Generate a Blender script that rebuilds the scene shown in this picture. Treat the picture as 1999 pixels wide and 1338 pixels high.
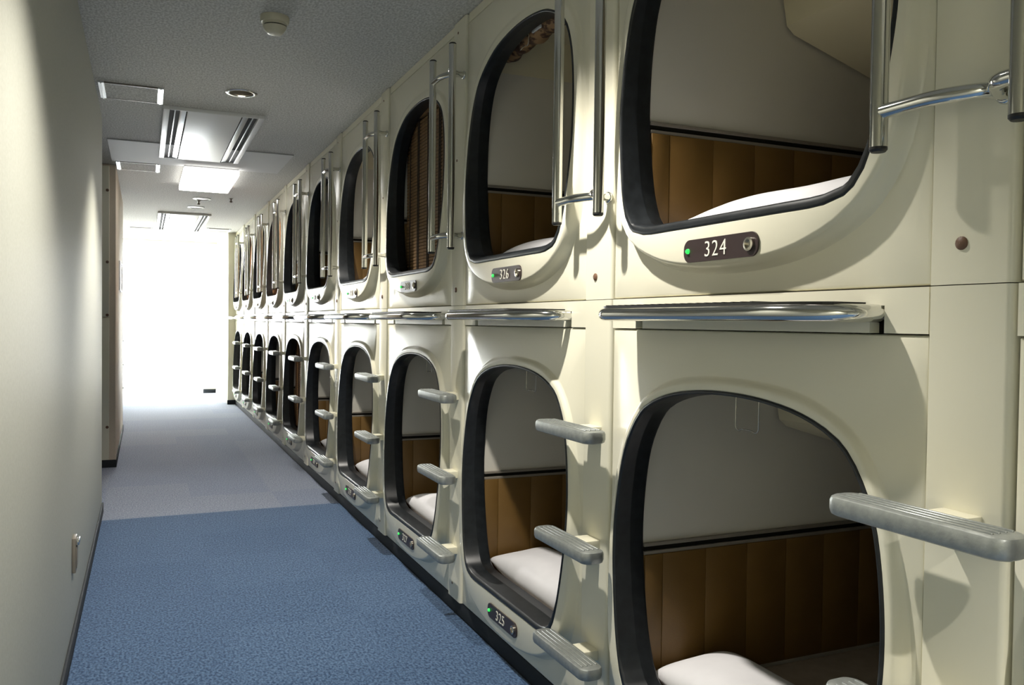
import bpy, bmesh, math, random
from mathutils import Vector, Matrix
random.seed(7)
for o in list(bpy.data.objects): bpy.data.objects.remove(o, do_unlink=True)
SC = bpy.context.scene
COL = SC.collection
PI = math.pi

# ------------------------------------------------------------------ camera, world, light, exposure
YAW, PITCH, ROLL, HC, FPX = 0.41494, 0.02308, 0.01232, 1.13549, 1628.85
fw = Vector((math.sin(YAW)*math.cos(PITCH), math.cos(YAW)*math.cos(PITCH), -math.sin(PITCH)))
r0 = Vector((math.cos(YAW), -math.sin(YAW), 0)); u0 = r0.cross(fw)
rt = r0*math.cos(ROLL)+u0*math.sin(ROLL); up = -r0*math.sin(ROLL)+u0*math.cos(ROLL)
cd = bpy.data.cameras.new('camera'); cam = bpy.data.objects.new('camera', cd); COL.objects.link(cam)
cd.sensor_width = 36; cd.lens = FPX*36/1999; cd.clip_start = 0.02; cd.clip_end = 100
cam.matrix_world = Matrix(((rt.x, up.x, -fw.x, 0), (rt.y, up.y, -fw.y, 0), (rt.z, up.z, -fw.z, HC), (0, 0, 0, 1)))
SC.camera = cam
W_ = bpy.data.worlds.new('sky'); SC.world = W_; W_.use_nodes = True
bg = W_.node_tree.nodes['Background']; bg.inputs[0].default_value = (.86, .93, 1, 1); bg.inputs[1].default_value = 3.0
SC.view_settings.view_transform = 'Standard'; SC.view_settings.look = 'None'
SC.view_settings.gamma = 1; SC.view_settings.use_curve_mapping = False
SC.view_settings.exposure = 0.35
LAMP_W, BOX_E, WIN_W, SIDE_W = 10.5, 3.4, 340.0, 22.0
H = 2.30

def area_light(name, loc, rot, sx, sy, power, col):
    l = bpy.data.lights.new(name, 'AREA'); l.shape = 'RECTANGLE'; l.size = sx; l.size_y = sy; l.energy = power; l.color = col
    o = bpy.data.objects.new(name, l); COL.objects.link(o); o.location = loc; o.rotation_euler = rot
    return o
area_light('daylight_end_window', (.25, 14.05, 1.2), (PI/2, 0, PI), 1.1, 2.2, WIN_W, (.93, .97, 1))   # -Z of the lamp looks to -Y
area_light('daylight_side_window', (1.44, 12.75, 1.2), (PI/2, 0, PI/2), 1.2, 2.1, SIDE_W, (.93, .97, 1))

# ------------------------------------------------------------------ scene measures (metres; X towards the capsules, Y along the corridor)
D, Y0, BW = 1.11118, 0.78406, 1.09452     # capsule front plane, first bay edge, bay width
XL, XL2, XR = -0.2267, -0.201, 3.4      # near left wall, far left block, far side of the capsule hull
YB, YE = -2.6, 13.7                      # wall behind the camera, window wall
YC, YD0, YD1 = 5.40, 7.02, 9.32           # left recess opening, far left block
K0, K1 = -1, 10                          # bays built: K0 .. K1-1
YEND = Y0+K1*BW
G = 1.0845                               # bay-length factor of the measured profiles

# ------------------------------------------------------------------ materials
def mat(name, col, rough=.5, metal=0, **k):
    m = bpy.data.materials.new(name); m.use_nodes = True
    b = m.node_tree.nodes['Principled BSDF']
    b.inputs['Base Color'].default_value = (*col, 1); b.inputs['Roughness'].default_value = rough; b.inputs['Metallic'].default_value = metal
    if 'spec' in k: b.inputs['Specular IOR Level'].default_value = k['spec']
    if 'emit' in k: b.inputs['Emission Color'].default_value = (*k['emit'], 1); b.inputs['Emission Strength'].default_value = k['power']
    if 'coat' in k: b.inputs['Coat Weight'].default_value = k['coat']; b.inputs['Coat Roughness'].default_value = .08
    return m
def noisy(m, c1, c2, scale, detail=3, bump=0, bscale=None, stretch=(1, 1, 1), lo=.35, hi=.65, bdist=.002):
    nt = m.node_tree; b = nt.nodes['Principled BSDF']
    tc = nt.nodes.new('ShaderNodeTexCoord'); mp = nt.nodes.new('ShaderNodeMapping'); mp.inputs['Scale'].default_value = stretch
    nt.links.new(tc.outputs['Object'], mp.inputs[0])
    n = nt.nodes.new('ShaderNodeTexNoise'); n.inputs['Scale'].default_value = scale; n.inputs['Detail'].default_value = detail
    nt.links.new(mp.outputs[0], n.inputs['Vector'])
    r = nt.nodes.new('ShaderNodeValToRGB'); r.color_ramp.elements[0].position = lo; r.color_ramp.elements[1].position = hi
    r.color_ramp.elements[0].color = (*c1, 1); r.color_ramp.elements[1].color = (*c2, 1)
    nt.links.new(n.outputs['Fac'], r.inputs[0]); nt.links.new(r.outputs[0], b.inputs['Base Color'])
    if bump:
        n2 = nt.nodes.new('ShaderNodeTexNoise'); n2.inputs['Scale'].default_value = bscale or scale; n2.inputs['Detail'].default_value = 4
        nt.links.new(mp.outputs[0], n2.inputs['Vector'])
        bp = nt.nodes.new('ShaderNodeBump'); bp.inputs['Strength'].default_value = bump; bp.inputs['Distance'].default_value = bdist
        nt.links.new(n2.outputs['Fac'], bp.inputs['Height']); nt.links.new(bp.outputs[0], b.inputs['Normal'])
    return m
M = {}
M['cream'] = noisy(mat('cream_gelcoat', (.80, .775, .63), .24), (.775, .75, .605), (.82, .79, .645), 2.2, 2)
M['cream_dull'] = mat('cream_enamel', (.78, .75, .595), .35)
M['ivory'] = mat('ivory_plastic', (.74, .70, .54), .4)
M['gasket'] = noisy(mat('black_rubber', (.011, .013, .016), .38), (.009, .011, .013), (.016, .019, .022), 40, 2)
M['chrome'] = mat('chrome', (.72, .72, .70), .09, 1)
M['alu'] = noisy(mat('cast_aluminium', (.33, .35, .34), .42, .55), (.30, .32, .31), (.38, .40, .385), 60, 4, .25, 120)
M['alu_bright'] = mat('aluminium_frame', (.75, .77, .78), .3, .7)
M['black'] = mat('black_plastic', (.012, .012, .012), .45)
M['slot'] = mat('dark_slot', (.012, .011, .008), .8, spec=.08)
M['liner'] = noisy(mat('grey_beige_liner', (.68, .65, .575), .42), (.66, .63, .56), (.70, .67, .59), 3, 2)
M['ceil_liner'] = mat('cream_liner', (.66, .60, .42), .4)
M['pad'] = noisy(mat('brown_vinyl', (.15, .082, .018), .5), (.138, .073, .015), (.165, .09, .021), 7, 3, .15, 260)
M['rail'] = mat('grey_rail', (.22, .195, .16), .45)
M['plate'] = mat('dark_brown_plate', (.035, .022, .022), .35)
M['digits'] = mat('cream_paint', (.85, .82, .72), .5)
M['led'] = mat('green_led', (.02, .3, .06), .2, 0, emit=(.05, 1, .15), power=.7)
M['brass'] = mat('nickel_lock', (.62, .58, .5), .25, 1)
M['cap'] = mat('brown_cap', (.16, .085, .05), .5)
M['sheet'] = noisy(mat('white_cotton', (.84, .83, .86), .8), (.82, .81, .84), (.87, .86, .89), 9, 3, .3, 14, bdist=.004)
M['mattress'] = noisy(mat('taupe_cotton', (.34, .285, .235), .85), (.32, .268, .22), (.36, .30, .25), 30, 3, .2, 300)
M['wall'] = noisy(mat('vinyl_wallpaper', (.49, .495, .43), .62), (.465, .47, .405), (.51, .515, .45), 140, 4, .25, 180, bdist=.001)
M['peach'] = noisy(mat('peach_wallpaper', (.68, .58, .46), .6), (.66, .56, .44), (.70, .60, .48), 140, 3)
M['base'] = mat('dark_baseboard', (.032, .037, .043), .75, spec=.12)
M['ceiling'] = noisy(mat('fissured_ceiling', (.56, .555, .52), .85), (.42, .415, .385), (.64, .635, .60), 120, 5, .8, 90, (1, .55, 1), .38, .62, .004)
M['board'] = mat('white_ceiling_board', (.62, .62, .61), .7)
M['white'] = mat('white_enamel', (.80, .80, .80), .4)
M['detector'] = mat('ivory_detector', (.66, .62, .47), .45)
M['diffuser'] = mat('lit_diffuser', (.9, .9, .9), .5, 0, emit=(1, .98, .94), power=BOX_E)
M['bulb'] = mat('lit_bulb', (.9, .9, .85), .4, 0, emit=(1, .9, .72), power=.6)
M['warm_globe'] = mat('warm_globe', (.9, .7, .5), .4, 0, emit=(1, .45, .2), power=110)
M['can'] = mat('bronze_reflector', (.26, .24, .20), .35, 1)
M['slat'] = noisy(mat('bamboo_slat', (.19, .105, .04), .55), (.14, .075, .028), (.24, .14, .058), 60, 3, 0, None, (6, .4, 1))
M['slat_tan'] = noisy(mat('tan_slat', (.45, .24, .09), .5), (.38, .19, .07), (.52, .29, .12), 60, 3)
M['cord'] = mat('dark_cord', (.03, .018, .012), .7)
M['roll'] = noisy(mat('patterned_blind', (.2, .1, .04), .6), (.07, .03, .014), (.34, .2, .09), 22, 3, .2, 40, (1, 1.6, 3), .45, .55)
M['wire'] = mat('steel_wire', (.62, .6, .55), .25, 1)
M['dark_floor'] = mat('screed', (.08, .09, .10), .9)
M['hull'] = mat('grey_hull', (.25, .24, .22), .8)
def carpet(name, a, b):
    m = mat(name, a, .95, spec=.15); q = m.node_tree.nodes['Principled BSDF']; q.inputs['Sheen Weight'].default_value = .34; q.inputs['Sheen Roughness'].default_value = .45; q.inputs['Sheen Tint'].default_value = (.8, .85, 1, 1)
    return noisy(m, a, b, 130, 6, .7, 170, (1, .5, 1), .38, .62, .006)
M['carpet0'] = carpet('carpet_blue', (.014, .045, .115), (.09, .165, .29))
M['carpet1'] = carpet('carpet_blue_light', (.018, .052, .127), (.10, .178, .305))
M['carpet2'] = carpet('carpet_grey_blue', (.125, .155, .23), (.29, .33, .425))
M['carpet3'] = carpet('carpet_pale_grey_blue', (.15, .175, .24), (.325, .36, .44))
def sheer():
    m = bpy.data.materials.new('sheer_voile'); m.use_nodes = True; nt = m.node_tree; nt.nodes.clear()
    out = nt.nodes.new('ShaderNodeOutputMaterial'); mx = nt.nodes.new('ShaderNodeMixShader'); mx2 = nt.nodes.new('ShaderNodeMixShader')
    tr = nt.nodes.new('ShaderNodeBsdfTranslucent'); tp = nt.nodes.new('ShaderNodeBsdfTransparent'); df = nt.nodes.new('ShaderNodeBsdfDiffuse')
    for n in (tr, df): n.inputs[0].default_value = (.93, .92, .87, 1)
    mx2.inputs[0].default_value = .3; mx.inputs[0].default_value = .3
    nt.links.new(tr.outputs[0], mx2.inputs[1]); nt.links.new(df.outputs[0], mx2.inputs[2])
    nt.links.new(mx2.outputs[0], mx.inputs[1]); nt.links.new(tp.outputs[0], mx.inputs[2]); nt.links.new(mx.outputs[0], out.inputs[0])
    return m
M['sheer'] = sheer()
def glass():
    m = bpy.data.materials.new('window_glass'); m.use_nodes = True; nt = m.node_tree; nt.nodes.clear()
    out = nt.nodes.new('ShaderNodeOutputMaterial'); mx = nt.nodes.new('ShaderNodeMixShader')
    tp = nt.nodes.new('ShaderNodeBsdfTransparent'); gl = nt.nodes.new('ShaderNodeBsdfGlossy'); gl.inputs['Roughness'].default_value = .02
    mx.inputs[0].default_value = .07
    nt.links.new(tp.outputs[0], mx.inputs[1]); nt.links.new(gl.outputs[0], mx.inputs[2]); nt.links.new(mx.outputs[0], out.inputs[0])
    return m
M['glass'] = glass()

# ------------------------------------------------------------------ mesh helpers
def mesh(name, v, f, m, smooth=None, m2=None, idx=None):
    me = bpy.data.meshes.new(name); me.from_pydata([tuple(p) for p in v], [], f)
    bm = bmesh.new(); bm.from_mesh(me); bmesh.ops.recalc_face_normals(bm, faces=bm.faces); bm.to_mesh(me); bm.free()
    me.materials.append(M[m])
    if m2: me.materials.append(M[m2])
    if idx:
        for i in idx: me.polygons[i].material_index = 1
    if smooth is not None:
        for p in me.polygons: p.use_smooth = True
        me.set_sharp_from_angle(angle=math.radians(smooth))
    me.update(); return me
def boxes(name, bl, m, bev=0, seg=2):
    """bl: list of (x0,x1,y0,y1,z0,z1)"""
    bm = bmesh.new()
    for (x0, x1, y0, y1, z0, z1) in bl:
        g = bmesh.ops.create_cube(bm, size=1)['verts']
        for q in g: q.co = Vector(((x0+x1)/2+q.co.x*(x1-x0), (y0+y1)/2+q.co.y*(y1-y0), (z0+z1)/2+q.co.z*(z1-z0)))
    if bev: bmesh.ops.bevel(bm, geom=list(bm.edges), offset=bev, segments=seg, affect='EDGES', profile=.5)
    me = bpy.data.meshes.new(name); bm.to_mesh(me); bm.free(); me.materials.append(M[m])
    if bev:
        for p in me.polygons: p.use_smooth = True
        me.set_sharp_from_angle(angle=math.radians(40))
    return me
def tube(name, path, r, m, seg=14, closed=False, joined=None):
    pts = [Vector(p) for p in path]; n = len(pts); v = []; f = []
    t0 = (pts[1]-pts[0]).normalized(); ref = Vector((0, 0, 1)) if abs(t0.z) < .9 else Vector((1, 0, 0))
    nrm = t0.cross(ref).normalized()
    for i, p in enumerate(pts):
        a = pts[(i-1) % n] if (i > 0 or closed) else p; b = pts[(i+1) % n] if (i < n-1 or closed) else p
        t = (b-a).normalized(); nrm = (nrm-t*nrm.dot(t)).normalized(); bn = t.cross(nrm)
        rr = r[i] if isinstance(r, (list, tuple)) else r
        for j in range(seg):
            c = 2*PI*j/seg; v.append(p+nrm*math.cos(c)*rr+bn*math.sin(c)*rr)
    for i in range(n if closed else n-1):
        for j in range(seg):
            k = (i+1) % n
            f.append((i*seg+j, i*seg+(j+1) % seg, k*seg+(j+1) % seg, k*seg+j))
    if not closed: f.append(tuple(range(seg-1, -1, -1))); f.append(tuple((n-1)*seg+j for j in range(seg)))
    if joined is not None: joined.append((v, f)); return
    return mesh(name, v, f, m, 50)
def lathe(name, prof, m, seg=32, axis='z'):
    v = []; f = []; n = len(prof)
    for (r, z) in prof:
        for j in range(seg):
            a = 2*PI*j/seg; c, s = r*math.cos(a), r*math.sin(a)
            v.append((c, s, z) if axis == 'z' else (z, c, s))
    for i in range(n-1):
        for j in range(seg): f.append((i*seg+j, i*seg+(j+1) % seg, (i+1)*seg+(j+1) % seg, (i+1)*seg+j))
    return mesh(name, v, f, m, 40)
def obj(name, me, parent=None, loc=(0, 0, 0), rz=0):
    o = bpy.data.objects.new(name, me); COL.objects.link(o); o.location = loc; o.rotation_euler = (0, 0, rz)
    if parent: o.parent = parent
    return o
def tag(o, label, cat, group=None):
    o['label'] = label; o['category'] = cat
    if group: o['group'] = group
    return o
def thing(name, label, cat, loc=(0, 0, 0), group=None, rz=0):
    return tag(obj(name, None, None, loc, rz), label, cat, group)
def struct(name, me, label=None, loc=(0, 0, 0)):
    o = obj(name, me, None, loc); o['kind'] = 'structure'
    if label: o['label'] = label
    return o

# ------------------------------------------------------------------ structure: floor, ceiling, walls
fl = struct('floor', boxes('floor', [(-1.6, XR, YB, YE+.2, -.12, -.012)], 'dark_floor'), 'corridor floor laid with blue and grey-blue carpet tiles')
tile = {i: boxes('carpet_tile', [(-.249, .249, -.249, .249, -.012, 0)], 'carpet%d' % i) for i in range(4)}
edge = {i: boxes('carpet_tile', [(-.249, .0935, -.249, .249, -.012, 0)], 'carpet%d' % i) for i in range(4)}
TW = .498
ny = int((YE-YB)/TW)+1
for j in range(ny):
    yc = 5.18+TW*(j-15)+TW/2
    if yc < YB or yc > YE-.1: continue
    cols = range(-3, 3) if YC-.4 < yc < YD0+.2 else range(-1, 3)
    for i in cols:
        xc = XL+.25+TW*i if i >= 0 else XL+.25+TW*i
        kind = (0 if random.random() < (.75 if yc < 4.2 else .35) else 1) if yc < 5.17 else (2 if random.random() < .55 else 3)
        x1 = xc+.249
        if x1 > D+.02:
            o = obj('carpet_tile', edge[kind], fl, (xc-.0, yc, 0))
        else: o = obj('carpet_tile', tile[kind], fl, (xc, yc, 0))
# ceiling with openings for the recessed lamps
LAMPS = [(.452, -.85), (.452, 1.83), (.452, 4.50)]
RH = .062
cv, cf = [], []
def quad(x0, x1, y0, y1):
    n = len(cv); cv.extend([(x0, y0, H), (x1, y0, H), (x1, y1, H), (x0, y1, H)]); cf.append((n, n+1, n+2, n+3))
xa, xb = .352, .552
quad(-1.6, xa, YB, YE+.2); quad(xb, XR, YB, YE+.2)
yy = YB
for (lx, ly) in LAMPS:
    quad(xa, xb, yy, ly-.1); yy = ly+.1
    n = len(cv); S = 32
    for q in range(S):
        a = 2*PI*q/S; c, s = math.cos(a), math.sin(a); t = .1/max(abs(c), abs(s))
        cv.append((lx+c*t, ly+s*t, H)); cv.append((lx+c*RH, ly+s*RH, H))
    for q in range(S):
        r = (q+1) % S; cf.append((n+2*q, n+2*r, n+2*r+1, n+2*q+1))
quad(xa, xb, yy, YE+.2)
ce = struct('ceiling', mesh('ceiling', cv, cf, 'ceiling'), 'grey fissured corridor ceiling')
struct('ceiling_deck', boxes('ceiling_deck', [(-1.7, XR+.1, YB-.1, YE+.3, H+.15, H+.2)], 'hull'))
struct('wall_left', boxes('wall_left', [(-1.6, XL, YB, YC, 0, H)], 'wall', .006), 'cream vinyl wallpaper wall along the corridor')
w2 = struct('wall_left_block', boxes('wall_left_block', [(-1.6, XL2, YD0, YD1, 0, H)], 'peach', .004), 'peach wall section beyond the side opening')
struct('wall_left_recess', boxes('wall_left_recess', [(-1.72, -1.6, YB, YE, 0, H)], 'wall'))
struct('wall_left_far', boxes('wall_left_far', [(-1.6, -.352, YD1, YE, 0, H)], 'cream_dull'), 'cream panelling beside the far window')
struct('wall_back', boxes('wall_back', [(-1.7, XR, YB-.12, YB, 0, H)], 'wall'))
struct('wall_right', boxes('wall_right', [(XR, XR+.1, YB, YE, 0, H), (D, XR, YB, Y0+K0*BW-.02, 0, H)], 'cream_dull'))
# end wall with window opening X -.33..0.78, Z .04..2.24 ; side wall with opening
WX0, WX1, WZ0, WZ1 = -.36, .80, .03, 2.25
struct('wall_end', boxes('wall_end', [(-1.6, WX0, YE, YE+.15, 0, H), (WX1, XR, YE, YE+.15, 0, H), (WX0, WX1, YE, YE+.15, WZ1, H), (WX0, WX1, YE, YE+.15, 0, WZ0)], 'cream_dull'), 'pale end wall around the bright window')
XS = 1.16
struct('wall_right_end', boxes('wall_right_end', [(XS, XS+.12, YEND+.2, 12.15, 0, H), (XS, XS+.12, 13.35, YE, 0, H), (XS, XS+.12, 12.15, 13.35, 2.2, H), (XS, XS+.12, 12.15, 13.35, 0, .1)], 'cream_dull'))
pil = struct('wall_pillar', boxes('wall_pillar', [(1.022, XR-.02, YEND+.012, YEND+.2, 0, H)], 'cream_dull', .004), 'narrow cream end pillar closing the capsule row')
def window(name, x0, x1, z0, z1, loc, rz):
    w = struct(name, boxes(name, [(x0, x1, .02, .07, z0, z0+.05), (x0, x1, .02, .07, z1-.05, z1), (x0, x0+.05, .02, .07, z0+.05, z1-.05), (x1-.05, x1, .02, .07, z0+.05, z1-.05),
                                  ((x0+x1)/2-.025, (x0+x1)/2+.025, .02, .07, z0+.05, z1-.05)], 'alu_bright'), None, loc)
    w.rotation_euler.z = rz; xm = (x0+x1)/2
    obj('pane', boxes('pane', [(x0+.05, xm-.025, .04, .048, z0+.05, z1-.05)], 'glass'), w)
    obj('pane', boxes('pane', [(xm+.025, x1-.05, .04, .048, z0+.05, z1-.05)], 'glass'), w)
    return w
window('window_1', WX0, WX1, WZ0, WZ1, (0, YE, 0), 0)
window('window_2', -.6, .6, .1, 2.2, (XS, 12.75, 0), -PI/2)
# baseboards
def base(name, x0, x1, y0, y1): return struct(name, boxes(name, [(x0, x1, y0, y1, 0, .058)], 'base', .002))
base('baseboard_left', XL, XL+.009, YB, YC+.006)
base('baseboard_left_block', XL2, XL2+.007, YD0-.007, YD1)
base('baseboard_left_end', -.6, XL2, YD0-.007, YD0)
base('baseboard_left_far', -.352, -.345, YD1, YE)
base('baseboard_right', D+.004, D+.03, YB, YEND+.012)
base('baseboard_pillar', 1.015, D+.004, YEND+.004, YEND+.012)
base('baseboard_end', WX1, XS, YE-.008, YE)
# trim on the end face of the left block: cream post strip with screws
tr = struct('trim_1', boxes('trim_1', [(-.62, -.245, YD0-.018, YD0, .06, 1.14), (-.62, -.245, YD0-.018, YD0, 1.146, 2.285)], 'cream', .004), 'cream post closing the end of the far left block')
for z in (.31, 1.16, 1.56, 2.1):
    obj('screw', lathe('screw', [(.011, -YD0+YD0), (.011, -.004), (.004, -.006), (.0005, -.006)], 'cap', 12, 'x'), tr, (-.258, YD0-.018, z), PI/2)

# ------------------------------------------------------------------ capsule outlines
def closed_outline(half, n=72):
    """half: list of (hw, z) from bottom centre to top centre -> smooth closed loop, n points"""
    P = [Vector((h, z)) for h, z in half]+[Vector((-h, z)) for h, z in half[-2:0:-1]]
    m = len(P); dense = []
    for i in range(m):
        p0, p1, p2, p3 = P[(i-1) % m], P[i], P[(i+1) % m], P[(i+2) % m]
        for j in range(16):
            t = j/16
            dense.append(.5*((2*p1)+(p2-p0)*t+(2*p0-5*p1+4*p2-p3)*t*t+(3*p1-p0-3*p2+p3)*t*t*t))
    L = [0]
    for i in range(len(dense)): L.append(L[-1]+(dense[(i+1) % len(dense)]-dense[i]).length)
    out = []; k = 0
    for i in range(n):
        s = L[-1]*i/n
        while L[k+1] < s: k += 1
        a, b = dense[k], dense[(k+1) % len(dense)]; t = (s-L[k])/max(1e-9, L[k+1]-L[k])
        out.append(a.lerp(b, t))
    return out
def by_angle(loop, c, n):
    """resample a star-shaped loop at n equal-index rays so that loops match ray for ray"""
    out = []; m = len(loop)
    for a in n:
        d = Vector((math.cos(a), math.sin(a))); best = None
        for i in range(m):
            p, q = loop[i]-c, loop[(i+1) % m]-c; e = q-p
            den = d.x*e.y-d.y*e.x
            if abs(den) < 1e-12: continue
            t = (p.x*e.y-p.y*e.x)/den; u = (p.x*d.y-p.y*d.x)/den
            if t > 0 and -1e-6 <= u <= 1+1e-6 and (best is None or t > best): best = t
        out.append(c+d*best)
    return out
def inset(loop, dist):
    n = len(loop); out = []
    for i in range(n):
        t = (loop[(i+1) % n]-loop[i-1]).normalized(); nn = Vector((-t.y, t.x))
        out.append(loop[i]+nn*dist)
    return out
SCEN = .562*G           # middle of a panel along the bay
PS0, PS1 = .1375, 1.088
UP_IN = [(0, 1.347), (.15, 1.347), (.265, 1.349), (.322, 1.371), (.352, 1.43), (.371, 1.52), (.384, 1.62), (.386, 1.70), (.377, 1.82), (.352, 1.93), (.302, 2.015), (.2, 2.078), (.1, 2.102), (0, 2.109)]
UP_OUT = [(0, 1.244), (.13, 1.252), (.235, 1.276), (.33, 1.325), (.392, 1.41), (.418, 1.52), (.425, 1.64), (.424, 1.74), (.415, 1.84), (.392, 1.95), (.335, 2.05), (.22, 2.118), (.11, 2.142), (0, 2.148)]
LO_IN = [(0, .222), (.15, .222), (.265, .224), (.318, .25), (.348, .32), (.371, .43), (.387, .57), (.383, .69), (.362, .81), (.328, .885), (.282, .938), (.2, .974), (.1, .992), (0, .997)]
LO_OUT = [(0, .086), (.13, .096), (.25, .128), (.345, .19), (.398, .29), (.418, .42), (.421, .55), (.412, .69), (.39, .81), (.352, .90), (.295, .966), (.2, 1.010), (.1, 1.026), (0, 1.030)]
UP_IN, UP_OUT, LO_IN, LO_OUT = [[(h*G, z) for h, z in q] for q in (UP_IN, UP_OUT, LO_IN, LO_OUT)]
SW = .948*G          # face of the far inner wall of a capsule
def capsule_meshes(lv):
    zin, zout = (UP_IN, UP_OUT) if lv else (LO_IN, LO_OUT)
    z0, z1 = (1.2025, 2.262) if lv else (.062, 1.1245)
    zc = 1.72 if lv else .6
    c = Vector((0, zc)); N = 96
    hw0, hw1 = PS0-SCEN, PS1-SCEN
    ang = [2*PI*i/N-PI/2 for i in range(N)]
    for cx, cz in ((hw0, z0), (hw1, z0), (hw1, z1), (hw0, z1)):       # snap rays to the panel corners
        a = math.atan2(cz-zc, cx); i = min(range(N), key=lambda k: abs((ang[k]-a+PI) % (2*PI)-PI)); ang[i] = a
    I = by_angle(closed_outline(zin, 160), c, ang); O = by_angle(closed_outline(zout, 160), c, ang)
    def rect(d): 
        return by_angle([Vector((hw0+d, z0+d)), Vector((hw1-d, z0+d)), Vector((hw1-d, z1-d)), Vector((hw0+d, z1-d))], c, ang)
    zb, zt = zin[0][1], zin[-1][1]
    def raise_(p):
        t = min(1, max(0, (p.y-zb)/(zt-zb)))
        return (.036*(1-t)**.9+.003) if lv else (.028*(1-t)**.9+.011)
    rings = []
    def ring(loop, xf): rings.append([(xf(p) if callable(xf) else xf, p.x+SCEN, p.y) for p in loop])
    # rectangle edge (rounded back), flat field, bezel flank, bezel face, turned-in lip
    ring(rect(0), .03); ring(rect(0), .007); ring(rect(.0022), .002); ring(rect(.007), 0)
    F = [o.lerp(i, 0) for o, i in zip(O, I)]
    ring(F, 0)
    def step(t, k, dmax=.024):
        out = []
        for o, i in zip(O, I):
            d = (i-o).length; w = min(dmax, .62*d); out.append(o.lerp(i, t*w/d))
        return out
    for t, k in ((.18, .10), (.4, .45), (.62, .8), (.82, .96), (1, 1)):
        L = step(t, k); rings.append([(-raise_(i)*k, p.x+SCEN, p.y) for p, i in zip(L, I)])
    J = inset(I, -.004)
    rings.append([(-raise_(i), p.x+SCEN, p.y) for p, i in zip(J, I)])
    rings.append([(-raise_(i)+.004, p.x+SCEN, p.y) for p, i in zip(I, I)])
    rings.append([(.04, p.x+SCEN, p.y) for p in I])
    def loft(rs):
        v = [p for r in rs for p in r]; f = []
        for a in range(len(rs)-1):
            for j in range(N): k = (j+1) % N; f.append((a*N+j, a*N+k, (a+1)*N+k, (a+1)*N+j))
        return v, f
    v, f = loft(rings); panel = mesh('front_panel', v, f, 'cream', 34)
    # rubber gasket
    g = []
    for d, xo in ((-.002, 'm1'), (.0005, 'p1'), (.003, 'p2'), (.75, 'p1'), (1, 'm5'), (1.0, .014), (1.12, .017), (1.12, .021), (1.0, .025), (1.15, .052), (.6, .060)):
        lip = [.007+.011*max(0, 1-(p.y-zb)/.12) for p in I]            # the lip is broader along the sill
        base_ = inset(I, .001); L = [p+(q-p)*1000*(d if d < .1 else d*w) for p, q, w in zip(I, base_, lip)]
        if isinstance(xo, str):
            k = (-.001 if xo[0] == 'p' else .001)*int(xo[1]); g.append([(-raise_(i)+k, p.x+SCEN, p.y) for p, i in zip(L, I)])
        else: g.append([(xo, p.x+SCEN, p.y) for p in L])
    v, f = loft(g); gasket = mesh('window_gasket', v, f, 'gasket', 50)
    # hull: inner front wall, box
    sa, sb = .145*G, SW; zf, zr = (1.22, 2.20) if lv else (.075, 1.075); zj = 2.075 if lv else .985
    XB = 2.05
    R_ = by_angle([Vector((sa-SCEN, zf)), Vector((sb-SCEN, zf)), Vector((sb-SCEN, zr)), Vector((sa-SCEN, zr))], c, ang)
    # snap rays to the hull corners
    for cx, cz in ((sa-SCEN, zf), (sb-SCEN, zf), (sb-SCEN, zr), (sa-SCEN, zr)):
        i = min(range(N), key=lambda k: (R_[k]-Vector((cx, cz))).length); R_[i] = Vector((cx, cz))
    fr = [[(.058, p.x+SCEN, p.y) for p in inset(I, .003)], [(.058, p.x+SCEN, p.y) for p in R_]]
    v, f = loft(fr); nf = len(f); n = len(v)
    bx = []
    for x in (.058, XB):
        bx += [(x, sa, zf), (x, sb, zf), (x, sb, zj), (x, sb-.05, zr), (x, sa+.05, zr), (x, sa, zj)]
    v += bx; a = n; b = n+6; idx = []
    for i in range(6):
        j = (i+1) % 6; f.append((a+i, a+j, b+j, b+i))
        if i in (2, 3, 4): idx.append(len(f)-1)
    f.append(tuple(b+i for i in range(6)))
    me = bpy.data.meshes.new('hull_liner'); me.from_pydata(v, [], f); me.materials.append(M['liner']); me.materials.append(M['ceil_liner'])
    for i in idx: me.polygons[i].material_index = 1
    me.update()
    # wall rail with dark groove, vinyl pads
    rz = 1.621 if lv else .546
    rail = boxes('wall_rail', [(.06, 2.04, SW-.010, SW, rz, rz+.009), (.06, 2.04, SW-.010, SW, rz+.021, rz+.030)], 'rail', .001, 1)
    groove = boxes('rail_groove', [(.06, 2.04, SW-.004, SW, rz+.009, rz+.021)], 'slot')
    pz0 = 1.285 if lv else .205
    pad = boxes('wall_pad', [(0, .1357, SW-.013, SW, pz0, rz)], 'pad', .0025, 2)
    pad0 = boxes('wall_pad', [(0, .0535, SW-.013, SW, pz0, rz)], 'pad', .0025, 2)
    # TV console profile extruded along the bay
    z = 0 if lv else -1.075
    prof = [(.50, 2.20), (.475, 2.03), (.49, 1.955), (.515, 1.935), (.84, 1.842), (.88, 1.846), (1.02, 1.90), (1.06, 2.20)]
    v = []; f = []; P = len(prof)
    for k, (s, sc) in enumerate(((.62, .97), (.64, 1), (SW-.01, 1))):
        for (x, zz) in prof:
            cx, cz = .77, 2.05; v.append((cx+(x-cx)*sc, s, min(zr-.004, cz+(zz-cz)*sc+z)))
    for k in range(2):
        for j in range(P): q = (j+1) % P; f.append((k*P+j, k*P+q, (k+1)*P+q, (k+1)*P+j))
    f.append(tuple(range(P))); f.append(tuple(range(2*P, 3*P)))
    tv = mesh('tv_console', v, f, 'ceil_liner', 25)
    q = Vector((.88, 0, 1.846)); slot = []
    d = Vector((.14, 0, .054)).normalized(); nn = Vector((d.z, 0, -d.x))
    sv = []
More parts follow.
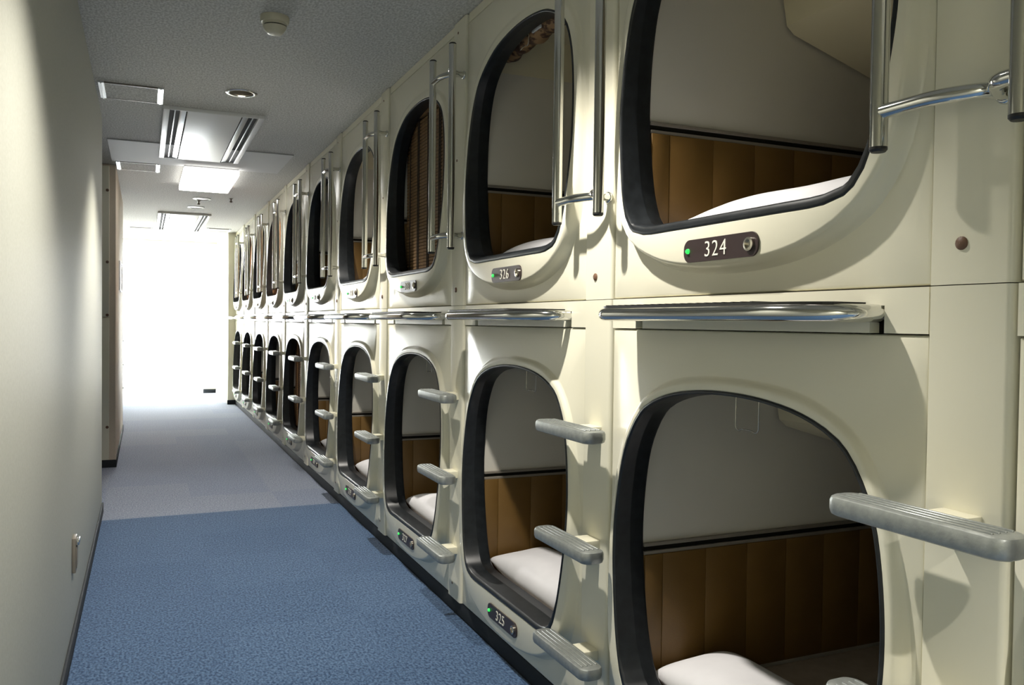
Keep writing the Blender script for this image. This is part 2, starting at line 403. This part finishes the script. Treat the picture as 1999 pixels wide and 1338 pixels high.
    for s in (.67, .99):
        for (t, h) in ((.012, .0), (.012, .003), (.055, .003), (.055, 0)):
            p = q+d*t+nn*h; sv.append((p.x, s, p.z+z))
    vent = mesh('console_vent', sv, [(0, 1, 2, 3), (4, 5, 6, 7), (0, 1, 5, 4), (1, 2, 6, 5), (2, 3, 7, 6), (3, 0, 4, 7)], 'slot')
    return dict(front_panel=panel, window_gasket=gasket, hull_liner=me, wall_rail=rail, groove=groove, pad=pad, pad0=pad0, tv=tv, vent=vent, I=I, raise_=raise_)
CM = {0: capsule_meshes(0), 1: capsule_meshes(1)}
# number plate (local: y along bay, z up, facing -x)
def stadium(w, h, x, n=10):
    r = h*.42; pts = []
    for (cy, cz, a0) in ((w/2-r, h/2-r, 0), (-w/2+r, h/2-r, PI/2), (-w/2+r, -h/2+r, PI), (w/2-r, -h/2+r, 1.5*PI)):
        for i in range(n+1): a = a0+PI/2*i/n; pts.append((x, cy+r*math.cos(a), cz+r*math.sin(a)))
    return pts
def slab(name, w, h, x0, x1, m):
    a, b = stadium(w, h, x0), stadium(w, h, x1); n = len(a)
    return mesh(name, a+b, [tuple(range(n)), tuple(range(n, 2*n))]+[(i, (i+1) % n, n+(i+1) % n, n+i) for i in range(n)], m)
PLATE = slab('number_plate', .238, .048, 0, -.004, 'plate')
LED = lathe('status_light', [(.0058, 0), (.0055, -.003), (.0035, -.0055), (.0004, -.006)], 'led', 14, 'x')
LOCK = lathe('key_lock', [(.0135, 0), (.0135, -.005), (.009, -.006), (.009, -.001), (.0004, -.001)], 'brass', 20, 'x')
_tc = {}
def text_mesh(s, size):
    if (s, size) in _tc: return _tc[(s, size)]
    cu = bpy.data.curves.new('digits', 'FONT'); cu.body = s; cu.size = size; cu.align_x = 'CENTER'; cu.align_y = 'CENTER'; cu.extrude = .0008; cu.space_character = 1.12; cu.offset = -.0004
    t = bpy.data.objects.new('digits', cu); COL.objects.link(t)
    dg = bpy.context.evaluated_depsgraph_get(); me = bpy.data.meshes.new_from_object(t.evaluated_get(dg)); bpy.data.objects.remove(t); me.name = 'digits'
    # text lies in XY facing +Z -> face -X, reading towards -Y
    me.transform(Matrix(((0, 0, -1, 0), (-1, 0, 0, 0), (0, 1, 0, 0), (0, 0, 0, 1))))
    me.materials.clear(); me.materials.append(M['digits']); _tc[(s, size)] = me; return me
ORD = ['next to the end pillar', 'second from the end pillar', 'third from the end pillar', 'fourth from the end pillar', 'fifth from the end pillar', 'sixth from the end pillar', 'seventh from the end pillar', 'eighth from the end pillar', 'ninth from the end pillar', 'tenth from the end pillar']
def where(k):      # how a bay is singled out
    if k < 0: return None
    return ORD[K1-1-k]
def capsule(k, lv):
    num = (324 if lv else 323)+2*k
    w = where(k); nm = 'upper' if lv else 'lower'
    lab = '%s cream sleeping capsule %s, %s' % (nm, 'with plate reading %d' % num if k < 2 and num != 323 else 'with black-edged window', w)
    if k == 2 and lv: lab = 'upper cream sleeping capsule with a brown bamboo blind let down, '+w
    if k == -1: lab = '%s cream sleeping capsule beyond the ladder post beside %d' % (nm, num+2)
    o = thing('sleeping_capsule', lab, 'sleeping capsule', (D, Y0+k*BW, 0), 'upper capsules' if lv else 'lower capsules')
    c = CM[lv]
    obj('front_panel', c['front_panel'], o); obj('window_gasket', c['window_gasket'], o); obj('hull_liner', c['hull_liner'], o)
    r = obj('wall_rail', c['wall_rail'], o); obj('rail_groove', c['groove'], r)
    npad = 13 if k < 4 else 5
    for i in range(npad): obj('wall_pad', c['pad'], o, (.115+.136*i, 0, 0))
    obj('wall_pad', c['pad0'], o, (.061, 0, 0))
    t = obj('tv_console', c['tv'], o); obj('console_vent', c['vent'], t)
    zp = 1.294 if lv else .166
    xr = -c['raise_'](Vector((0, zp)))
    p = obj('number_plate', PLATE, o, (xr-.0005, SCEN-.005, zp))
    obj('digits', text_mesh(str(num), .046), p, (-.0045, .010, -.001)); obj('status_light', LED, p, (-.004, .103, 0)); obj('key_lock', LOCK, p, (-.004, -.096, 0))
    return o
for k in range(K0, K1):
    for lv in (1, 0): capsule(k, lv)

# ------------------------------------------------------------------ ladder post, cross rail, treads
def post_mesh(z0, z1):
    prof = [(.03, 0), (.004, 0), (-.001, .0015), (-.0045, .005), (-.006, .010), (-.006, .1315), (-.0045, .133), (.03, .133)]
    v = [(x, s, z) for z in (z0, z1) for x, s in prof]; n = len(prof)
    f = [(i, i+1, n+i+1, n+i) for i in range(n-1)]+[(n-1, 0, n, 2*n-1), tuple(range(n)), tuple(range(n, 2*n))]
    return mesh('post', v, f, 'cream', 40)
POST_U, POST_L = post_mesh(1.2015, 2.296), post_mesh(.06, 1.2)
RZ0, RZ1 = 1.1265, 1.200
CROSS = boxes('cross_rail', [(-.002, .02, PS0, PS1, 1.172, RZ1), (-.002, .02, PS0, .222, RZ0, 1.172), (-.002, .02, .252, .948, RZ0, 1.172), (-.002, .02, .978, PS1, RZ0, 1.172)], 'cream')
LINER = boxes('slot_liner', [(.021, .03, .212, .262, RZ0, 1.18), (.021, .03, .938, .988, RZ0, 1.18)], 'slot')
HEAD = boxes('head_trim', [(.004, .03, PS0, PS1, 2.2645, 2.2985)], 'cream_dull', 0)
CAP = lathe('bolt_cap', [(.010, 0), (.010, -.002), (.007, -.0045), (.0004, -.005)], 'cap', 18, 'x')
SMALLCAP = lathe('screw_cap', [(.005, 0), (.005, -.0015), (.0003, -.002)], 'cap', 12, 'x')
def tread_mesh():
    # plan: stadium along the bay, ribbed top
    L, w, h = .154, .033, .032
    bm = bmesh.new()
    pts = []; n = 8; r = .024
    for (cy, cx, a0) in ((L-r, w-r, 0), (-L+r, w-r, PI/2), (-L+r, -w+r, PI), (L-r, -w+r, 1.5*PI)):
        for i in range(n+1): a = a0+PI/2*i/n; pts.append((cx+r*math.sin(a) if 0 else None, cy, cx, a))
    loop = [(q[2]+r*math.sin(q[3]), q[1]+r*math.cos(q[3])) for q in pts]
    N = len(loop)
    def scaled(d): return [(x*(1-d/w), y*(1-d/L)) for x, y in loop]
    v = []; f = []; rings = [(scaled(.007), -h), (scaled(.002), -h+.003), (scaled(0), -h+.010), (scaled(0), -.008), (scaled(.002), -.0025), (scaled(.006), 0)]
    for lp, z in rings: v += [(x, y, z) for x, y in lp]
    for a in range(len(rings)-1):
        for j in range(N): k = (j+1) % N; f.append((a*N+j, a*N+k, (a+1)*N+k, (a+1)*N+j))
    f.append(tuple(range(N))); f.append(tuple((len(rings)-1)*N+j for j in range(N)))
    return mesh('tread', v, f, 'alu', 35)
TREAD = tread_mesh()
GRIP = boxes('grip_rib', [(-.0025, .0025, -.130, .130, -.001, .0022)], 'alu', .001, 1)
BRACKET = boxes('tread_bracket', [(-.052, -.0055, .036, .102, -.030, -.003)], 'cream_dull', .002)
BNUT = lathe('bracket_nut', [(.0045, 0), (.0045, -.006), (.0003, -.008)], 'cap', 10)
TZ = (.868, .566, .272)
def ladder(loc, rz, lab, group):
    o = thing('ladder_frame', lab, 'ladder', loc, group, rz)
    obj('post', POST_U, o); obj('post', POST_L, o)
    cr = obj('cross_rail', CROSS, o); obj('slot_liner', LINER, cr); obj('head_trim', HEAD, o)
    obj('bolt_cap', CAP, o, (-.006, .080, 1.262))
    for z in (1.762, 2.252): obj('screw_cap', SMALLCAP, o, (-.006, .085, z))
    obj('screw_cap', SMALLCAP, o, (-.006, .088, .116))
    for z in TZ:
        t = obj('tread', TREAD, o, (-.081, .080, z))
        for x in (-.020, -.0068, .0068, .020): obj('grip_rib', GRIP, t, (x, 0, 0))
        b = obj('tread_bracket', BRACKET, o, (0, 0, z)); obj('bracket_nut', BNUT, b, (-.03, .06, -.030))
    return o
def near(k): return where(k)
for k in range(K0, K1):
    ladder((D, Y0+k*BW, 0), 0, ('cream ladder post with three grey cast treads, '+near(k)) if k >= 0 else 'cream ladder post with grey treads past the post beside capsule 324', 'ladder posts of the capsule row')
ladder((-.352, 11.86, 0), PI, 'cream ladder post with grey treads on the wall past the peach wall', None)

# ------------------------------------------------------------------ chrome grab rails
ZA, ZB = 1.405, 2.162
EO = .078
def bar_mesh():
    return tube('bar', [(0, 0, ZA+.008), (0, 0, ZB-.006)], .0137, 'chrome', 20)
BAR = bar_mesh()
ENDCAP = lathe('end_cap', [(.0004, -.0075), (.0105, -.0075), (.0135, -.004), (.0135, .0002)], 'black', 20)
ENDTOP = lathe('end_cap', [(.0004, .0065), (.0105, .0065), (.0135, .004), (.0135, -.0002)], 'black', 20)
def conn(pts):
    P = [Vector((x, y, 0)) for x, y in pts]; path = [P[0]]
    for i in range(1, len(P)-1):
        a, b, c = P[i], P[i-1], P[i+1]; r = .45*min((a-b).length, (a-c).length); p, q = a+(b-a).normalized()*r, a+(c-a).normalized()*r
        for j in range(7): t = j/6; path.append(p.lerp(a, t).lerp(a.lerp(q, t), t))
    return tube('connector', path+[P[-1]], .0112, 'chrome', 16)
CONA, CONB = conn([(-EO, .1135), (-EO, .012), (-.05, -.044), (-.006, -.047)]), conn([(-EO, -.1135), (-EO+.004, -.075), (-.03, -.047), (-.006, -.047)])
FLANGE = lathe('flange', [(.0155, 0), (.0155, -.003), (.0145, -.006), (.012, -.008), (.011, -.008)], 'chrome', 24, 'x')
for k in range(K0, K1):
    o = thing('grab_rail', ('pair of upright chrome grab bars, '+near(k)) if k >= 0 else 'pair of upright chrome grab bars past the post beside capsule 324', 'handrail', (D, Y0+k*BW+.0585, 0), 'grab rails of the capsule row')
    for s in (.1135, -.1135):
        b = obj('bar', BAR, o, (-EO, s, 0)); obj('end_cap', ENDCAP, b, (0, 0, ZA+.008)); obj('end_cap', ENDTOP, b, (0, 0, ZB-.006))
    for z in (1.466, 2.072):
        obj('connector', CONA, o, (0, 0, z)); obj('connector', CONB, o, (0, 0, z)); obj('flange', FLANGE, o, (-.006, -.0435, z))

# ------------------------------------------------------------------ chrome step bars
def ubar():
    e, a, b, rx, ry = .124, .237, .963, .105, .165; p = [(.018, a, 0), (-e+rx, a, 0)]
    for i in range(1, 13): t = PI/2*i/12; p.append((-e+rx-rx*math.sin(t), a+ry-ry*math.cos(t), 0))
    p.append((-e, .62, 0))
    rx, ry = .06, .06
    for i in range(12, 0, -1): t = PI/2*i/12; p.append((-e+rx-rx*math.sin(t), b-ry+ry*math.cos(t), 0))
    p += [(-e+rx, b, 0), (.018, b, 0)]
    return p
UP = ubar()
UBAR = tube('step_tube', UP, .0152, 'chrome', 22)
def mat_mesh():
    q = [(x, y) for x, y, z in UP if .25 < y < .952 and x < -.03]; n = len(q); v = []; f = []
    for z in (0, .0045): v += [(x-.004, y, z) for x, y in q]+[(-.004, y, z) for x, y in q]
    for i in range(n-1):
        f += [(i, i+1, n+i+1, n+i), (2*n+i, 2*n+i+1, 3*n+i+1, 3*n+i), (i, i+1, 2*n+i+1, 2*n+i), (n+i, n+i+1, 3*n+i+1, 3*n+i)]
    f += [(0, n, 3*n, 2*n), (n-1, 2*n-1, 4*n-1, 3*n-1)]
    return mesh('tread_mat', v, f, 'black')
GRIPB = mat_mesh()
GRIPT = boxes('tread_mat_rib', [(-.124, -.008, -.003, .003, 0, .0025)], 'black')
for k in range(K0, K1):
    o = thing('step_bar', ('chrome step bar with black grip mat, '+near(k)) if k >= 0 else 'chrome step bar past the ladder post beside capsule 324', 'step', (D, Y0+k*BW, 1.159), 'chrome step bars of the capsule row')
    obj('step_tube', UBAR, o); g = obj('tread_mat', GRIPB, o, (0, 0, .0145))
    for i in range(20 if k < 3 else 0): obj('tread_mat_rib', GRIPT, g, (0, .405+i*.0267, .004))

# ------------------------------------------------------------------ bedding
def pillow_mesh(seed, X0=.072, X1=.33, S0=.18, S1=1.008, h=.112):
    rnd = random.Random(seed); nx, ns = 22, 44; v = []; f = []
    ph = [rnd.uniform(0, 6.28) for _ in range(6)]
    def prof(t): return max(0, 1-abs(2*t-1)**3.2)**.5
    for sgn in (1, -1):
        for i in range(nx+1):
            for j in range(ns+1):
                a, b = i/nx, j/ns; k = prof(a)*prof(b)
                wv = 1+.20*math.sin(5*b+ph[0])*math.cos(2.2*a+ph[1])+.08*math.sin(11*b+ph[2]+3*a)
                z = h*.42+(h*.58*k*wv if sgn > 0 else -h*.42*min(1, k*1.5))
                bow = .012*math.sin(3*b*PI+ph[3]); v.append((X0+(X1-X0)*a+bow*a, S0+(S1-S0)*b+.010*math.sin(4*a+ph[4]), z))
    m = (nx+1)*(ns+1)
    for q in (0, m):
        for i in range(nx):
            for j in range(ns): a = q+i*(ns+1)+j; f.append((a, a+1, a+ns+2, a+ns+1))
    me = mesh('pillow', v, f, 'sheet', 80)
    bm = bmesh.new(); bm.from_mesh(me); bmesh.ops.remove_doubles(bm, verts=bm.verts, dist=.0008); bmesh.ops.recalc_face_normals(bm, faces=bm.faces); bm.to_mesh(me); bm.free()
    for p in me.polygons: p.use_smooth = True
    return me
PM = [pillow_mesh(s) for s in (3, 11, 20)]
MAT = boxes('mattress', [(.063, 2.0, .162, SW-.015, 0, .128)], 'mattress', .018, 3)
for k in range(0, K1):
    for lv in (1, 0):
        w = where(k); num = (324 if lv else 323)+2*k; nm = 'upper' if lv else 'lower'
        pl = 'inside the %s capsule %s' % (nm, w)
        zf = 1.221+.0005 if lv else .0755
        if lv: zf = 1.2205
        zm = zf+.128
        m = obj('mattress', MAT, None, (D, Y0+k*BW, zf if not lv else zf)); tag(m, 'taupe sheeted mattress '+pl, 'mattress', 'capsule mattresses')
        if lv: m.scale = (1, 1, .75); zm = zf+.128*.75
        p = obj('pillow', PM[(k+lv) % 3], None, (D+(.04 if (k, lv) in ((2, 1), (5, 0)) else 0), Y0+k*BW, zm-.001)); tag(p, 'white cotton pillow '+pl, 'pillow', 'capsule pillows')

# ------------------------------------------------------------------ blinds, rolled blind, wire hooks
SLAT = boxes('slat', [(-.002, .002, -.42, .42, -.0068, .0068)], 'slat', .0015, 1)
CORD = boxes('cord', [(-.005, .005, -.004, .004, 0, 1)], 'cord')
SLAT2 = SLAT.copy(); SLAT2.materials[0] = M['slat_tan']
def blind(k, z0, z1, lab, slat=SLAT):
    o = thing('bamboo_blind', lab, 'blind', (D+.072, Y0+k*BW+.593, z0), 'let-down bamboo blinds')
    n = int((z1-z0)/.0155)
    for i in range(n): obj('slat', slat, o, (0, 0, .008+.0155*i))
    for s in (-.36, -.24, -.22, -.09, -.07, .07, .09, .22, .24, .36):
        c = obj('cord', CORD, o, (0, s, 0)); c.scale.z = z1-z0
    obj('head_rail', boxes('head_rail', [(-.01, .01, -.42, .42, 0, .025)], 'slat', .002), o, (0, 0, z1-z0))
blind(2, 1.352, 2.09, 'brown bamboo blind let down inside the upper capsule window next to 326')
blind(5, .245, .98, 'orange-brown bamboo blind let down inside a lower capsule window', SLAT2)
def loop_mesh(w, h):
    r = .008; p = [(0, -w/2, 0), (0, -w/2, -h+r)]
    p += [(0, -w/2+.004, -h+.002), (0, -w/2+.012, -h), (0, -w*.2, -h+.004), (0, w*.2, -h+.004), (0, w/2-.012, -h), (0, w/2-.004, -h+.002), (0, w/2, -h+r), (0, w/2, 0)]
    return tube('wire_hook', p, .0013, 'wire', 8)
LOOP = loop_mesh(.074, .092)
for k, lv in ((0, 0), (1, 0), (2, 0)):
    tag(obj('wire_hook', LOOP, None, (D+.075, Y0+k*BW+.65, 1.0)), 'thin wire hook hanging inside the lower capsule '+where(k), 'hook', 'wire hooks in the capsules')
tag(obj('wire_hook', LOOP, None, (D+.062, Y0+BW+.715, 2.16)), 'thin wire hook under the rolled blind inside capsule 326', 'hook', 'wire hooks in the capsules')
rb = thing('rolled_blind', 'brown patterned blind rolled up at the window top inside capsule 326', 'blind', (D+.112, Y0+BW+.66, 2.128))
def roll():
    v = []; f = []; n = 40; S = 20
    for i in range(n+1):
        y = -.33+.66*i/n; r = .034+.004*math.sin(i*.9)+.002*math.sin(i*2.3)
        for j in range(S): a = 2*PI*j/S; v.append((r*math.cos(a), y, r*math.sin(a)+.003*math.sin(i*.5)))
    for i in range(n):
        for j in range(S): q = (j+1) % S; f.append((i*S+j, i*S+q, (i+1)*S+q, (i+1)*S+j))
    f.append(tuple(range(S))); f.append(tuple(n*S+j for j in range(S)))
    return mesh('roll', v, f, 'roll', 60)
obj('roll', roll(), rb); obj('clip', boxes('clip', [(-.039, -.031, -.045, .02, -.02, .012)], 'white', .002), rb)

# ------------------------------------------------------------------ lit reading lamps in two far berths
for k in (6, 8):
    o = thing('reading_lamp', 'warm lit reading lamp inside the upper capsule '+where(k), 'lamp', (D+.30, Y0+k*BW+.6, 2.196), 'lit reading lamps')
    obj('lamp_base', lathe('lamp_base', [(.05, 0), (.05, -.012), (.04, -.016)], 'white', 24), o)
    obj('lamp_globe', lathe('lamp_globe', [(.042, -.014), (.04, -.03), (.028, -.045), (.0004, -.05)], 'warm_globe', 24), o)
# ------------------------------------------------------------------ ceiling fittings
def ac(x0, x1, y0, y1, lab):
    o = thing('ceiling_air_conditioner', lab, 'air conditioner', ((x0+x1)/2, (y0+y1)/2, H-.022), 'ceiling air conditioners')
    a, b = (x1-x0)/2, (y1-y0)/2
    obj('casing', boxes('casing', [(-a, -a+.034, -b, b, 0, .022), (a-.034, a, -b, b, 0, .022), (-a+.034, a-.034, -b, -b+.008, 0, .022), (-a+.034, a-.034, b-.008, b, 0, .022)], 'white', .003), o)
    obj('center_panel', boxes('center_panel', [(-a+.125, a-.125, -b+.008, b-.008, -.001, .014)], 'white', .003), o)
    obj('recess', boxes('recess', [(-a+.034, a-.034, -b+.008, b-.008, .0175, .022)], 'slot'), o)
    for s in (-1, 1):
        l = obj('louver', boxes('louver', [(-.0035, .0035, -b+.01, b-.01, -.003, .003)], 'alu_bright', .001), o, (s*(a-.062), 0, .008))
        l = obj('side_flap', boxes('side_flap', [(-.016, .016, -b+.01, b-.01, -.002, .002)], 'alu_bright', .001), o, (s*(a-.103), 0, .006)); l.rotation_euler.y = s*-.12
ac(.09, .625, 4.945, 6.44, 'white ceiling air conditioner with side louvres beside the smooth board')
ac(.13, .675, 9.82, 11.62, 'white ceiling air conditioner with side louvres near the window')
struct('trim_2', boxes('trim_2', [(XL+.002, .958, 6.02, 6.82, H-.006, H)], 'board', .001, 1), 'smooth white board set into the ceiling')
def hatch(x0, x1, y0, y1, lab):
    o = thing('access_hatch', lab, 'hatch', ((x0+x1)/2, (y0+y1)/2, H-.008), 'ceiling access hatches'); a, b = (x1-x0)/2, (y1-y0)/2
    obj('hatch_board', boxes('hatch_board', [(-a+.028, a-.028, -b+.006, b-.006, .002, .008)], 'ceiling'), o)
    for s in (-1, 1):
        obj('end_bar', boxes('end_bar', [(-.014, .014, -b, b, 0, .008), (-.003, .003, -b, b, -.004, 0)], 'alu_bright', .001, 1), o, (s*(a-.014), 0, 0))
        obj('side_bar', boxes('side_bar', [(-a+.028, a-.028, -.003, .003, 0, .008)], 'rail'), o, (0, s*(b-.003), 0))
hatch(-.213, .087, 4.59, 4.905, 'square ceiling access hatch with aluminium frame beside the near air conditioner')
hatch(-.197, .105, 6.84, 7.18, 'square ceiling access hatch with aluminium frame beside the lit lamp box')
hatch(-.20, .10, 11.68, 12.0, 'square ceiling access hatch beside the air conditioner near the window')
hatch(.72, 1.02, 11.3, 11.62, 'square ceiling access hatch close to the capsules by the end pillar')
o = thing('ceiling_lamp', 'lit white box lamp fixed under the ceiling', 'lamp', (.466, 7.23, H-.062))
obj('lamp_base', boxes('lamp_base', [(-.195, .195, -.475, .475, .045, .062)], 'white', .003), o)
obj('diffuser', boxes('diffuser', [(-.2, .2, -.48, .48, 0, .045)], 'diffuser', .008), o)
TRIM = lathe('trim_ring', [(RH, .001), (RH-.002, -.006), (.070, -.008), (.0775, -.004), (.0775, 0)], 'chrome', 40)
CAN = lathe('reflector', [(RH-.0005, 0), (RH-.004, .05), (.05, .095), (.0004, .097)], 'can', 40)
BULB = lathe('bulb', [(.0004, -.016), (.018, -.012), (.03, 0), (.026, .02), (.0004, .022)], 'bulb', 24)
for i, (lx, ly) in enumerate(LAMPS):
    o = thing('downlight', ['round recessed chrome downlight behind the viewer', 'round recessed chrome downlight above capsule 326', 'round recessed chrome downlight beside the near air conditioner'][i], 'downlight', (lx, ly, H), 'recessed downlights')
    obj('trim_ring', TRIM, o); obj('reflector', CAN, o); obj('bulb', BULB, o, (0, 0, .07))
    l = bpy.data.lights.new('downlight_beam', 'SPOT'); l.energy = LAMP_W*(26 if i == 0 else 12); l.spot_size = math.radians(112); l.spot_blend = .65; l.shadow_soft_size = .022; l.color = (1, .95, .86)
    s = obj('downlight_beam', l, None, (lx, ly, H+.024))
o = thing('smoke_detector', 'round ivory smoke detector on the ceiling', 'smoke detector', (.455, 3.33, H))
obj('base_ring', lathe('base_ring', [(.054, 0), (.054, -.018), (.050, -.024), (.046, -.025), (.046, -.034), (.0004, -.034)], 'detector', 36), o)
obj('sensor_head', lathe('sensor_head', [(.0445, -.038), (.042, -.044), (.034, -.056), (.027, -.064), (.018, -.066), (.0004, -.066)], 'detector', 36), o)
obj('vent_gap', lathe('vent_gap', [(.040, -.0338), (.042, -.036), (.040, -.0382)], 'slot', 36), o)
for (x, y, t) in ((.505, 8.6, 'nearer the lit lamp box'), (.485, 9.27, 'nearer the far air conditioner')):
    o = thing('ceiling_speaker', 'flat round white ceiling grille '+t, 'ceiling grille', (x, y, H), 'round ceiling grilles')
    obj('rim', lathe('rim', [(.083, 0), (.083, -.005), (.062, -.008), (.06, -.003)], 'white', 32), o)
    obj('grille', lathe('grille', [(.06, -.003), (.04, -.004), (.0004, -.004)], 'rail', 32), o)
for (x, y, t) in ((.484, 8.77, 'between the two round grilles'), (.758, 8.46, 'nearer the capsules')):
    o = thing('sprinkler', 'small brass sprinkler head '+t, 'sprinkler', (x, y, H), 'ceiling sprinklers')
    obj('escutcheon', lathe('escutcheon', [(.018, 0), (.016, -.004), (.008, -.006), (.006, -.02), (.0004, -.02)], 'rail', 16), o)
    obj('deflector', lathe('deflector', [(.004, -.02), (.012, -.026), (.014, -.034), (.006, -.04), (.0004, -.04)], 'rail', 16), o)

# ------------------------------------------------------------------ left wall fittings
o = thing('wall_socket', 'small metal socket plate low on the cream wall', 'socket', (XL, 3.24, .318))
obj('plate', boxes('plate', [(0, .012, -.036, .036, -.06, .06)], 'rail', .002), o)
obj('cover_flap', boxes('cover_flap', [(.012, .022, -.03, .03, .035, .052)], 'chrome', .002), o)
obj('socket_face', boxes('socket_face', [(.012, .015, -.024, .024, -.045, .03)], 'rail', .001, 1), o)
o = thing('wall_notice', 'white framed notice on the peach wall', 'notice', (XL2, 8.15, 1.50))
obj('frame', boxes('frame', [(0, .012, -.34, .34, .115, .125), (0, .012, -.34, .34, -.125, -.115), (0, .012, -.34, -.33, -.115, .115), (0, .012, .33, .34, -.115, .115)], 'white'), o)
obj('sheet', boxes('sheet', [(0, .006, -.33, .33, -.115, .115)], 'white'), o)

# ------------------------------------------------------------------ curtains
def curtain(name, x0, x1, y, z0, z1, folds, amp, lab, seed, xf=None):
    rnd = random.Random(seed); nx = folds*10; nz = 24; v = []; f = []; ph = rnd.uniform(0, 6)
    for j in range(nz+1):
        t = j/nz; z = z0+(z1-z0)*t
        for i in range(nx+1):
            u = i/nx; a, b = (x0, x1) if xf is None else xf(t)
            yy = y+amp*(.75+.25*math.sin(u*9+ph))*math.sin(2*PI*folds*u+.5*math.sin(t*3+u*5+ph))*(1-.35*t)
            v.append((a+(b-a)*u+.006*math.sin(t*5+u*20), yy, z+(.008*math.sin(u*13+ph) if j == 0 else 0)))
    for j in range(nz):
        for i in range(nx): a = j*(nx+1)+i; f.append((a, a+1, a+nx+2, a+nx+1))
    me = mesh(name, v, f, 'sheer', 80)
    return tag(obj(name, me), lab, 'curtain', 'sheer curtains')
curtain('sheer_curtain', -.34, .53, 13.55, .012, 2.27, 11, .022, 'wide sheer white curtain glowing in front of the end window', 2)
curtain('sheer_curtain', .44, .82, 13.61, .012, 2.27, 5, .02, 'narrow sheer white curtain at the right side of the end window', 5, lambda t: (.40+.06*t, .82))
curtain('sheer_curtain', .9, 1.06, 12.02, .015, 2.285, 3, .03, 'gathered sheer curtain hanging beside the end pillar', 9, lambda t: (.88+.11*min(1, t*1.35) if t < .72 else .99-.10*(t-.72)/.28, 1.085))
struct('trim_3', boxes('trim_3', [(-.345, XS, 13.42, 13.48, 2.24, H)], 'cream_dull', .003), 'pale pelmet above the end window')
